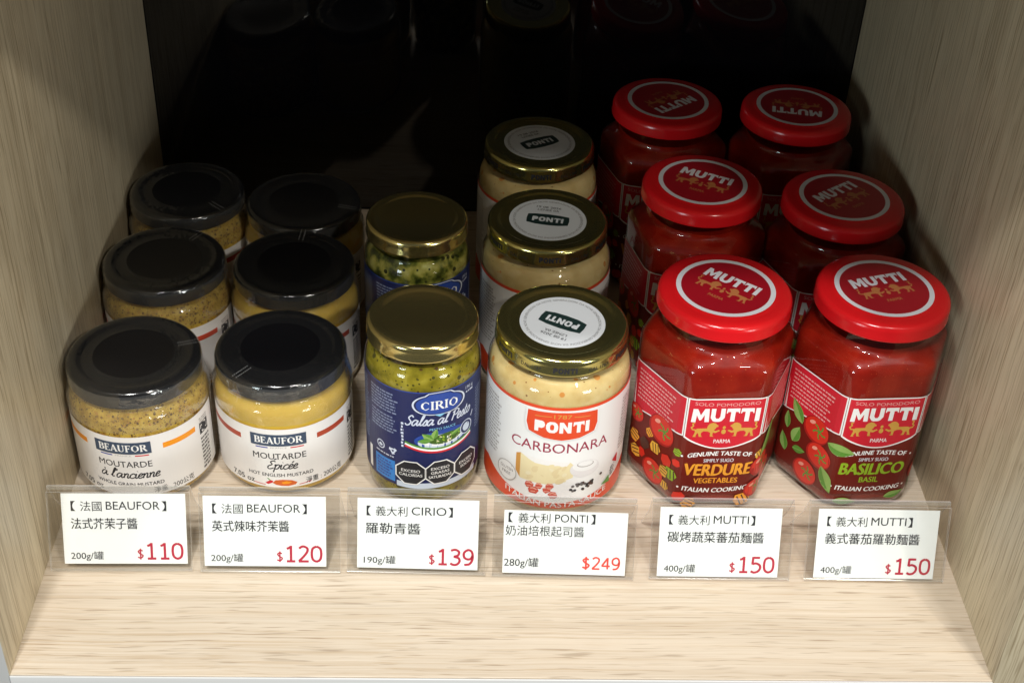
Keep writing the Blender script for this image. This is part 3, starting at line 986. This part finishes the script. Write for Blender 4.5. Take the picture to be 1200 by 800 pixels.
def carbonara_label():
    A = Art()
    T, Bt = 80.5, 7.0
    A.rect(-64, 64, Bt, T, 'paper_white')
    A.rect(-64, 64, T-2.2, T, 'ponti_red')
    # lower band, rising at both sides
    pts = [(u, 11.5+.0052*u*u) for u in range(-50, 51, 4)]
    A.poly([(-64, Bt+.02), (64, Bt+.02), (64, 19), (50, 24)]+list(reversed(pts))[1:-1]+[(-50, 24), (-64, 19)], 'ponti_red')
    A.text("CARBONARA", 0, 48.5, 6.6, 'berry', width=57, bold=.004)
    # cheese wedge, egg, bacon, pepper
    A.poly([(-25, 42.5), (-22, 44), (-22, 25.5), (-25, 30)], 'rind')
    A.poly([(-22.2, 44), (6, 41.5), (9, 38), (8, 30), (-6, 25), (-22.2, 25.5)], 'cream')
    A.poly([(-22.2, 44), (6, 41.5), (4, 38.5), (-14, 39.6)], 'paper')
    rnd = random.Random(8)
    for k in range(30):
        A.ell((rnd.uniform(-20, 4), rnd.uniform(27.5, 39)), rnd.uniform(1, 3.2), rnd.uniform(.8, 2.2), rnd.choice(['cream', 'cream_dark', 'cream', 'cheese']), rnd.uniform(0, 3), 9)
    A.ell((15, 35.4), 9.0, 6.2, 'egg', -.1)
    A.ell((15, 37.4), 7.6, 3.8, 'paper_white', -.1)
    A.ell((15, 38.6), 5.2, 2.2, 'ink_soft', -.1)
    A.ell((15, 38.9), 4.6, 1.8, 'paper_white', -.1)
    for i, (u, v, a) in enumerate([(-13.5, 19.5, .2), (-6, 21.0, .8), (-2.5, 17.5, 2.2), (-10.5, 23.4, 1.4), (-16, 23, .4), (-4.5, 24, .1)]):
        A.chunk(u, v, (5.6, 4.4, 5.0, 4.0, 4.8, 4.2)[i], 'bacon', a, False)
        A.stroke([(u-1.8, v+.9), (u-.2, v+1.5), (u+1.9, v+.8)], .7, 'bacon_fat')
        A.stroke([(u-1.5, v-1.2), (u+1.2, v-.9)], .45, 'bacon_fat')
    rnd = random.Random(2)
    for k in range(26):
        A.ell((13+rnd.uniform(-7, 8), 21.5+rnd.uniform(-2.5, 3.5)), .95, .9, rnd.choice(['ink', 'grill', 'ink_grey']), 0, 10)
    A.ell((26, 27), 1.0, .9, 'grill', 0, 10)
    A.text("ITALIAN PASTA SAUCE", 0, 8.3, 4.0, 'white', width=62, bold=.012, bend=.0042)
    # round badge at the left, flag triangle at the right
    A.ell((-31, 26.5), 7.0, 7.0, 'ink_soft')
    A.ell((-31, 26.5), 6.4, 6.4, 'paper_white')
    A.text("GLUTEN", -31, 27.2, 2.0, 'ink_grey', width=9)
    A.text("FREE", -31, 23.8, 2.0, 'ink_grey', width=6)
    A.poly([(35, 31), (40, 34), (40, 27)], 'flag_red')
    A.poly([(27, 17.6), (33, 22), (34, 16.4)], 'leaf')
    A.microlines(33.5, 38, 25.5, 4, 1.9, 'ink_grey', 5, h=.9, slant=.5)
    # columns of small print at both sides
    A.microlines(-58, -37, 72, 17, 2.4, 'ink_soft', 21, h=1.0)
    A.microlines(40, 60, 72, 16, 2.4, 'ink_soft', 22, h=1.0)
    return A.build("label", on_cylinder(P_R), 2.0)


def carbonara_badge():
    A = Art()

    def sh(g):
        return [(-20*g, 68+9*g), (-10*g, 68+9.6*g), (0, 68+10.0*g), (10*g, 68+9.6*g), (20*g, 68+9*g), (20.6*g, 68), (19*g, 68-6*g), (10*g, 68-9.2*g), (0, 68-10.4*g), (-10*g, 68-9.2*g), (-19*g, 68-6*g), (-20.6*g, 68)]
    A.poly(sh(1.0), 'paper_white')
    A.poly(sh(.955), 'ponti_red')
    A.text("1787", 0, 73.2, 2.6, 'gold_print', width=9.5)
    A.stroke([(-15, 73.6), (-6, 74.3)], .35, 'gold_print')
    A.stroke([(6, 74.3), (15, 73.6)], .35, 'gold_print')
    A.block("PONTI", 0, 63.2, 7.6, 'white', 30)
    return A.build("brand_badge", on_cylinder(P_R, 0.62), 2.0)


def lid_sticker(h):
    A = Art()
    A.ell((0, 0), 23.3, 23.3, 'sticker', n=64)
    A.poly([(-12.5, -4.6), (-7, -6.0), (0, -6.4), (7, -6.0), (12.5, -4.6), (12.9, 0), (12.5, 4.6), (7, 5.6), (0, 5.9), (-7, 5.6), (-12.5, 4.6), (-12.9, 0)], 'dark_green')
    A.block("PONTI", 0, -2.6, 5.0, 'sticker', 19)

    def arc(rad):
        def f(x, y):
            a = math.pi/2-x/rad
            return ((rad+y)*math.cos(a), (rad+y)*math.sin(a))
        return f
    n = 5
    for k in range(n):
        A.text("DA NOVE GENERAZIONI", 0, 0, 1.5, 'ink_grey', width=23.5, warp=(lambda x, y, k=k: arc(19.6)(x+k*2*math.pi*19.6/n, y)))
    A.text("LZNEE 0A", -1, 9.4, 2.0, 'ink', width=13, bold=.01)
    A.text("19 08 2026", -1, 12.6, 2.0, 'ink', width=15, bold=.01)
    return A.build("lid_sticker", on_disc(h-.9))


def ponti_lid_print(h, lh, Rl):
    A = Art()
    per = 2*math.pi*Rl
    n = 6
    for k in range(n):
        u = k*per/n-per/2
        A.block("PONTI", u, h-8.2, 3.6, 'ink', 13)
        A.text("DAL 1787", u+per/n/2, h-7.8, 2.0, 'ink', width=12)
    return A.build("rim_lettering", on_cylinder(Rl, 0.02), 2.0)


# tomato sauce -----------------------------------------------------
H_A, H_C, M_H, M_LR = 39.0, 11.0, 127.3, 36.5
M_LEV = [(0, 31, 14), (1.0, 35, 12), (4, 37.8, 11), (8, H_A, H_C), (95, H_A, H_C), (98, 38.6, 11), (100.4, 37.4, 12), (102.4, 35.6, 15), (104.0, 33.6, 22), (105.2, 32.2, 29), (106.6, 31.6, 31.6), (113, 31.6, 31.6), (123, 31.6, 31.6)]
bm = bmesh.new()
hex_loft(bm, M_LEV)
m_glass = to_mesh("jar_glass", bm, [MT['glass']], angle=60)
bm = bmesh.new()
rr = hex_loft(bm, [(max(z, 2.5), a-1.0, max(rc-1.0, 4)) for z, a, rc in M_LEV if z < 108]+[(108.5, 30.6, 30.6)])
bm.faces.new(rr[-1])
m_fill = to_mesh("jar_contents", bm, [MT['tomato_sauce']], angle=60)
m_lid = lid_mesh("lid", M_LR, M_H, 10.2, MT['red_lid'], raised=27.6)


def tomato_lid_print(h):
    A = Art()
    A.ell((0, 0), 25.0, 25.0, 'maroon', n=72)
    A.ring((0, 0), 26.9, 24.2, 'ring', 72)
    A.block("MUTTI", 0, 3.4, 8.2, 'ring', 33)
    A.lion(-8.6, -3.4, 13.5, 'gold_dull', 1)
    A.lion(8.6, -3.4, 13.5, 'gold_dull', -1)
    A.ell((0, -4.6), 1.2, 1.6, 'gold_dull', n=12)
    A.ell((0, -1.8), .8, 1.0, 'gold_dull', n=12)
    A.text("PARMA", 0, -12.4, 2.4, 'gold_dull', width=9, bold=.01)
    return A.build("lid_print", on_disc(h))


PIT = 2*(H_A-H_C)*math.tan(math.pi/6)+H_C*math.pi/3       # width of one facet of the jar


def tomato_label(kind):
    A = Art()
    pit = PIT
    hp = pit/2

    def panel(c, inner):
        """one banner panel; inner = side whose lower corner hangs lowest, 0 = centre"""
        def low(t):
            if inner == 0:
                return 54-8.2*math.cos(t*math.pi/2)
            return 54.6-7.5*(abs(t-inner)/2)**1.4
        lo = [(-1+2*k/14) for k in range(15)]
        hi = 82.0

        def outl(g):
            b = [(c+t*(hp-g), low(t)+g) for t in lo]
            return b+[(c+(hp-g), hi-g), (c-(hp-g), hi-g)]
        A.poly(outl(0.15), 'white')
        A.poly(outl(0.95), 'banner')
    A.rect(-1.5*pit, 1.5*pit, 11.5, 60, 'dark_print')
    panel(0, 0)
    panel(-pit, 1)
    panel(pit, -1)
    A.microlines(-pit-17, -pit+15, 76.5, 8, 2.7, 'banner_pink', 31, h=1.0, slant=-.03)
    A.microlines(pit-15, pit+17, 76.5, 8, 2.7, 'banner_pink', 32, h=1.0, slant=.03)
    A.text("SOLO POMODORO", 0, 76.4, 2.2, 'banner_pink', width=36, bold=.0, bend=.004)
    A.block("MUTTI", 0, 65.8, 9.2, 'white', 38)
    A.lion(-9.8, 59.2, 14.5, 'gold_print', 1)
    A.lion(9.8, 59.2, 14.5, 'gold_print', -1)
    A.ell((0, 58.6), 1.3, 1.7, 'gold_print', n=12)
    A.ell((0, 61.6), .9, 1.1, 'gold_print', n=12)
    A.text("PARMA", 0, 50.4, 2.7, 'white', width=9.5, bold=.006)
    A.text("GENUINE TASTE OF", 0, 41.3, 3.0, 'white', width=36, bold=.035, bend=-.004, shear=.1)
    for s_ in (-1, 1):
        A.ell((s_*21, 40.6), .7, .7, 'white', n=10)
        A.ell((s_*21, 17.6), .7, .7, 'white', n=10)
    A.text("SIMPLY SUGO", 0, 36.4, 2.5, 'ring', width=17, bold=.02)
    if kind == 'vegetables':
        A.text("VERDURE", 0, 26.4, 8.2, 'amber', width=38, bold=.045, bend=.003, shear=.06)
        A.text("VEGETABLES", 0, 20.8, 3.7, 'amber', width=25, bold=.03)
    else:
        A.text("BASILICO", 0, 26.4, 8.2, 'lime', width=36.5, bold=.045, bend=.003, shear=.06)
        A.text("BASIL", 0, 20.6, 3.9, 'lime', width=11, bold=.03)
    A.text("ITALIAN COOKING", 0, 13.6, 3.2, 'white', width=37, bold=.035, bend=.006, shear=.12)
    if kind == 'vegetables':
        for i, (u, v, z, m, a) in enumerate([(-pit-3, 40, 6, 'amber', .9), (-pit+20, 34, 5, 'tomato', 2.0), (-pit-8, 22, 6, 'tomato', 1.2), (-pit+14, 13, 6, 'yellow', .1), (-pit+20, 42, 5, 'lime', 1.5), (pit-20, 40, 6, 'yellow', .5)]):
            A.chunk(u, v, z, m, a, m in ('yellow', 'amber', 'lime'))
        A.tomato(-pit+6, 48, 10.5, 1)
        A.tomato(-pit+3, 15.5, 9.0, 2)
        A.tomato(-pit-16, 46, 6.5, 3)
        for i, (u, v, z, m, a) in enumerate([(-pit+3, 33, 8, 'yellow', .3), (-pit-6, 30, 8, 'grill', 1.0), (-pit+13, 31, 8, 'tomato', .6), (-pit+17, 24, 8.5, 'lime', .2), (-pit-15, 30, 8, 'amber', 1.3),
                                             (-pit+24, 10.5, 7, 'tomato', .4), (-pit+30, 5.8, 8, 'amber', 1.1), (-pit-13, 20, 8, 'yellow', 2), (17, 8.2, 9, 'amber', .5), (-pit+12, 22.5, 7, 'yellow', 1.6)]):
            A.chunk(u, v, z, m, a, m in ('yellow', 'amber', 'lime'))
        A.leaf(pit-12, 46, 26, 10, 1.1, 'leaf_light')
        A.tomato(pit-17, 31, 8.5, 5)
        A.tomato(pit-9, 22, 8, 6)
        A.tomato(pit-20, 15, 7, 8)
    else:
        A.leaf(-pit-9, 52, 16, 7.5, 2.2)
        A.tomato(-pit+6, 48, 9.5, 1)
        A.tomato(-pit+11, 32.5, 9.0, 2)
        A.tomato(-pit+4, 15.5, 9.0, 3)
        A.leaf(-pit+24, 44.0, 17, 8, -.25)
        A.leaf(-pit-7, 36, 13, 7, 1.3)
        A.leaf(-pit-15, 42, 12, 4.5, 1.7)
        A.leaf(-pit-15, 26, 13, 6, 1.9)
        A.leaf(-pit-3, 27, 10, 5, .3, 'leaf')
        A.leaf(-pit+19, 20, 18, 7.5, -1.1)
        A.leaf(-11.5, 6.5, 14, 5, -.1)
        A.leaf(17, 11.0, 12, 5, .35)
        A.leaf(pit-8, 40, 18, 8, 1.0)
        A.tomato(pit-12, 26, 8.5, 5)
        A.leaf(pit-10, 12, 16, 7, -.5)
    return A.build("label", on_hexagon(H_A, H_C), 2.2)


# shared part meshes
mesh = {
    'lab_grain_orange': mustard_label('grain', 'orange'),
    'lab_grain_red': mustard_label('grain', 'vermilion'),
    'lab_hot': mustard_label('hot', 'rust'),
    'badge_b': mustard_badge(),
    'lab_pesto': pesto_label(), 'emblem_c': pesto_emblem(),
    'seals': [pesto_seal(["EXCESO", "CALORÍAS"]), pesto_seal(["EXCESO", "GRASAS", "SATURADAS"]), pesto_seal(["EXCESO", "SODIO"])],
    'lab_carb': carbonara_label(), 'badge_p': carbonara_badge(), 'sticker': lid_sticker(P_H), 'rim': ponti_lid_print(P_H, 10.2, 36.2),
    'lid_print': tomato_lid_print(M_H), 'lab_veg': tomato_label('vegetables'), 'lab_bas': tomato_label('basil'),
}
films = [film_mesh(a) for a in (0.35, -1.2, 2.2)]


def thing(name, x, y, rz, label, cat, group):
    o = bpy.data.objects.new(name, None)
    COL.objects.link(o)
    o.empty_display_size = 0.02
    o.location = (x*S, y*S, 0.0006)
    o.rotation_euler = (0, 0, R(rz))
    o["label"], o["category"], o["group"] = label, cat, group
    return o


def mustard_jar(x, y, rz, kind, label, lid_rot=0, film=0, lab=None):
    t = thing("mustard_jar", x, y, rz, label, "mustard jar", "black lidded mustard jars")
    link("jar_glass", b_glass, t)
    link("mustard", b_fill_grain if kind == 'grain' else b_fill_smooth, t)
    link("lid", b_lid, t)
    link("shrink_film", films[film], t, rz=R(lid_rot))
    l = link("label", mesh[lab], t)
    link("brand_badge", mesh['badge_b'], l)
    return t


def pesto_jar(x, y, rz, label, coarse=False):
    t = thing("pesto_jar", x, y, rz, label, "pesto jar", "gold lidded pesto jars")
    link("jar_glass", c_glass, t)
    link("pesto", c_fill_coarse if coarse else c_fill, t, rz=1.7 if coarse else 0)
    link("lid", c_lid, t)
    l = link("label", mesh['lab_pesto'], t)
    link("brand_emblem", mesh['emblem_c'], l)
    for m_, u in zip(mesh['seals'], (-15.9, 0.6, 17.6)):
        link("warning_seal", m_, l, rz=u/C_R)
    return t


def carbonara_jar(x, y, rz, label, lid_rot):
    t = thing("carbonara_jar", x, y, rz, label, "sauce jar", "gold lidded carbonara jars")
    link("jar_glass", p_glass, t)
    link("sauce", p_fill, t, rz=lid_rot*.01)
    d = link("lid", p_lid, t, rz=R(lid_rot-rz))
    link("lid_sticker", mesh['sticker'], d)
    link("rim_lettering", mesh['rim'], d, rz=R(-lid_rot))
    l = link("label", mesh['lab_carb'], t)
    link("brand_badge", mesh['badge_p'], l)
    return t


def tomato_jar(x, y, rz, kind, label, lid_rot):
    t = thing("tomato_sauce_jar", x, y, rz, label, "sauce jar", "red lidded tomato sauce jars")
    link("jar_glass", m_glass, t)
    link("sauce", m_fill, t)
    d = link("lid", m_lid, t, rz=R(lid_rot-rz))
    link("lid_print", mesh['lid_print'], d)
    link("label", mesh['lab_veg' if kind == 'vegetables' else 'lab_bas'], t)
    return t


mustard_jar(-205.0, 159.1, -5, 'grain', "grainy mustard jar with orange striped label, nearest one beside the oak side panel", 5, 0, 'lab_grain_orange')
mustard_jar(-125.6, 167.4, 1, 'hot', "smooth yellow mustard jar with a pepper on its label, front one of its row", -60, 1, 'lab_hot')
mustard_jar(-204.9, 253.3, -8, 'grain', "grainy mustard jar with red striped label, second from the front by the oak panel", -60, 2, 'lab_grain_red')
mustard_jar(-126.6, 251.9, -4, 'hot', "smooth yellow mustard jar just behind the one with the pepper label", 70, 0, 'lab_hot')
mustard_jar(-204.4, 334.4, 6, 'grain', "grainy mustard jar rearmost beside the oak panel, in deep shade", 20, 1, 'lab_grain_red')
mustard_jar(-127.6, 323.9, -12, 'hot', "smooth mustard jar at the dark back of its row, beside the rearmost grainy jar", -130, 2, 'lab_hot')
pesto_jar(-46.0, 153.9, 18, "green pesto jar with navy label and plain gold lid, in front")
pesto_jar(-52.3, 253.6, 30, "darker coarse pesto jar with gold lid, behind the navy labelled one", True)
carbonara_jar(29.5, 154.3, 0.5, "cream carbonara jar with white label and upside down sticker on gold lid", 151)
carbonara_jar(26.2, 258.3, 4, "middle carbonara jar with its lid sticker reading upright", -10)
carbonara_jar(25.0, 353.5, -8, "rearmost carbonara jar with its lid sticker turned askew, against the black panel", 28)
tomato_jar(117.2, 161.9, 3, 'vegetables', "red lidded tomato sauce jar with amber lettering and vegetables on its label, in front", -38)
tomato_jar(119.8, 273.9, -16, 'vegetables', "red lidded tomato sauce jar directly behind the amber lettered one", -27)
tomato_jar(110.7, 379.7, -12, 'vegetables', "rearmost red lidded sauce jar next to the gold lids, lid print upside down", 217)
tomato_jar(204.4, 164.4, 4, 'basil', "red lidded tomato sauce jar with green basil lettering on its label, in front", 17)
tomato_jar(203.2, 259.6, -8, 'basil', "red lidded tomato sauce jar directly behind the green basil lettered one", 36)
tomato_jar(196.5, 375.0, -2, 'basil', "rearmost red lidded sauce jar by the shaded oak panel, lid print upside down", 169)


# ------------------------------------------------------------------ price tags
TILT = math.atan2(42, 17)          # slope of the front sheet
CW, CH = 64.5, 40.0


def holder_mesh(wd, lean_len=47.5):
    """one strip of clear acrylic: front sheet, folded pocket, back sheet, rear leg"""
    c, s_ = math.cos(TILT), math.sin(TILT)
    n = Vector((-s_, c))          # towards the viewer
    d = Vector((c, s_))
    t = 0.9
    front = [Vector((0, 1.2))+n*0.0+d*k for k in (0, 20, lean_len-2)]
    path = []
    path += [front[2], front[1], front[0]]
    path += [Vector((.5, .8)), Vector((1.2, .7)), Vector((1.9, 1.3))]
    back0 = Vector((0, 1.2))-n*1.9
    path += [back0+d*1.5, back0+d*20, back0+d*(lean_len-1.5)]
    top = back0+d*lean_len
    path += [top+Vector((.4, .3)), top+Vector((1.0, .1))]
    path += [Vector((top.x+8, top.y-16)), Vector((44, .65))]
    bm = bmesh.new()
    secs = []
    for i, p in enumerate(path):
        a, b = path[max(i-1, 0)], path[min(i+1, len(path)-1)]
        q = (b-a).normalized()
        nn = Vector((-q.y, q.x))*t/2
        secs.append((p+nn, p-nn))
    L_ = [[bm.verts.new((x, q.x, max(q.y, .05))) for q in sec] for x in (-wd/2,) for sec in secs]
    R_ = [[bm.verts.new((x, q.x, max(q.y, .05))) for q in sec] for x in (wd/2,) for sec in secs]
    for i in range(len(path)-1):
        fold = i in (2, 3, 4, 8, 9)
        for j in (0, 1):
            f = bm.faces.new((L_[i][j], R_[i][j], R_[i+1][j], L_[i+1][j]))
            f.material_index = 2 if i == 9 else (1 if fold else 0)
        for X in (L_, R_):
            f = bm.faces.new((X[i][0], X[i][1], X[i+1][1], X[i+1][0]))
            f.material_index = 2
    for i in (0,):
        f = bm.faces.new((L_[i][0], R_[i][0], R_[i][1], L_[i][1]))
        f.material_index = 2
    bmesh.ops.recalc_face_normals(bm, faces=bm.faces)
    return to_mesh("acrylic_holder", bm, [MT['acrylic'], MT['acrylic_edge'], MT['acrylic_rim_highlight']], angle=30)


def card_mesh(cw, ch, art):
    A = Art()
    art(A, cw, ch)
    c, s_ = math.cos(TILT), math.sin(TILT)

    def f(u, v, z):
        q = Vector((0, 1.2))-Vector((-s_, c))*(0.95-z)+Vector((c, s_))*v
        return Vector((u, q.x, q.y))
    # the sheet of card itself, with its thickness
    me_bm = A.bm
    k = A.mi('card')
    vs = [me_bm.verts.new((x, y, z)) for z in (-.30, -.02) for x, y in ((-cw/2, 0), (cw/2, 0), (cw/2, ch), (-cw/2, ch))]
    for q in ((3, 2, 1, 0), (4, 5, 6, 7), (0, 1, 5, 4), (1, 2, 6, 5), (2, 3, 7, 6), (3, 0, 4, 7)):
        me_bm.faces.new([vs[i] for i in q]).material_index = k
    return A.build("price_card", f)


def price_art(head, brand, name, name_w, grams, price, style=0):
    def art(A, cw, ch):
        x = lambda t: -cw/2+t*cw
        y = lambda t: ch*(1-t)
        if style == 1:
            A.text("【", x(.035), y(.175), 4.1, 'ink', align='l', width=2.4, bold=.008)
            A.text(head, x(.115), y(.178), 4.1, 'ink', align='l', width=17, bold=.008)
            A.text(brand, x(.41), y(.17), 4.4, 'ink', align='l', width=17.5, bold=.004)
            A.text("】", x(.70), y(.175), 4.1, 'ink', align='l', width=2.4, bold=.008)
            A.text(name, x(.015), y(.385), 4.4, 'ink', align='l', width=name_w, bold=.006)
            A.text(grams, x(.012), y(.885), 4.0, 'ink', align='l', width=18.5, bold=.008)
            A.price("$"+price, x(.955), y(.90), 6.6, 'ink_vermilion', 20.5)
            return
        n = len(head)
        A.text("【", x(.075), y(.235), 4.1, 'ink', align='l', width=2.4, bold=.008)
        A.text(head, x(.15), y(.238), 4.1, 'ink', align='l', width=5.6*n, bold=.006)
        xb = .15+(5.6*n+2.2)/cw
        wb = 4.0*len(brand)*(1.0 if n == 2 else .95)
        if brand == "CIRIO":
            wb = 18.5
        A.text(brand, x(xb), y(.228), 4.5, 'ink', align='l', width=wb, bold=.004)
        A.text("】", x(xb+(wb+1.0)/cw), y(.235), 4.1, 'ink', align='l', width=2.4, bold=.008)
        A.text(name, x(.07), y(.49), 4.6, 'ink', align='l', width=name_w, bold=.016)
        A.text(grams, x(.055), y(.93), 3.5, 'ink', align='l', width=17, bold=.008)
        A.price("$", x(.645), y(.925), 5.4, 'ink_red', 3.4, .14)
        A.price(price, x(.965), y(.925), 8.6, 'ink_red', 19.6)
    return art


holders = [holder_mesh(74.0, 46.5), holder_mesh(76.0, 45.0)]
TAGS = [
    (0.8, -203.5, 0, -201.0, 3.6, 0, ("法國", "BEAUFOR", "法式芥茉子醬", 34.5, "200g/罐", "110"), "price card reading 110, in clear acrylic before the grainy mustard"),
    (0.2, -124.8, 0, -127.5, 3.0, 0, ("法國", "BEAUFOR", "英式辣味芥茉醬", 40.5, "200g/罐", "120"), "price card reading 120, in clear acrylic before the smooth yellow mustard"),
    (-1.2, -47.3, 0, -46.7, 2.4, 0, ("義大利", "CIRIO", "羅勒青醬", 29.0, "190g/罐", "139"), "price card reading 139, in clear acrylic before the pesto"),
    (-1.4, 31.3, 1, 31.9, 1.8, 1, ("義大利", "PONTI", "奶油培根起司醬", 42.0, "280g/罐", "249"), "price card reading 249, in clear acrylic before the carbonara sauce"),
    (-0.2, 116.2, 1, 115.2, 1.2, 0, ("義大利", "MUTTI", "碳烤蔬菜蕃茄麵醬", 52.0, "400g/罐", "150"), "price card reading 150, in clear acrylic before the vegetable tomato sauce"),
    (-0.4, 200.8, 1, 200.5, 1.2, 0, ("義大利", "MUTTI", "義式蕃茄羅勒麵醬", 51.5, "400g/罐", "150"), "price card reading 150, in clear acrylic before the basil tomato sauce"),
]
for rz, x, hk, cx, lift, style, txt, label in TAGS:
    t = thing("price_tag", x, 69.5 if x < 0 else 67.3, rz, label, "price tag", "price tags along the shelf front")
    link("acrylic_holder", holders[hk], t)
    ch = 36.0 if style else 39.8
    cm = card_mesh(66.0 if style else (CW if x < 0 else 65.6), ch, price_art(*txt, style=style))
    link("price_card", cm, t, loc=(cx-x, lift*math.cos(TILT), lift*math.sin(TILT)))
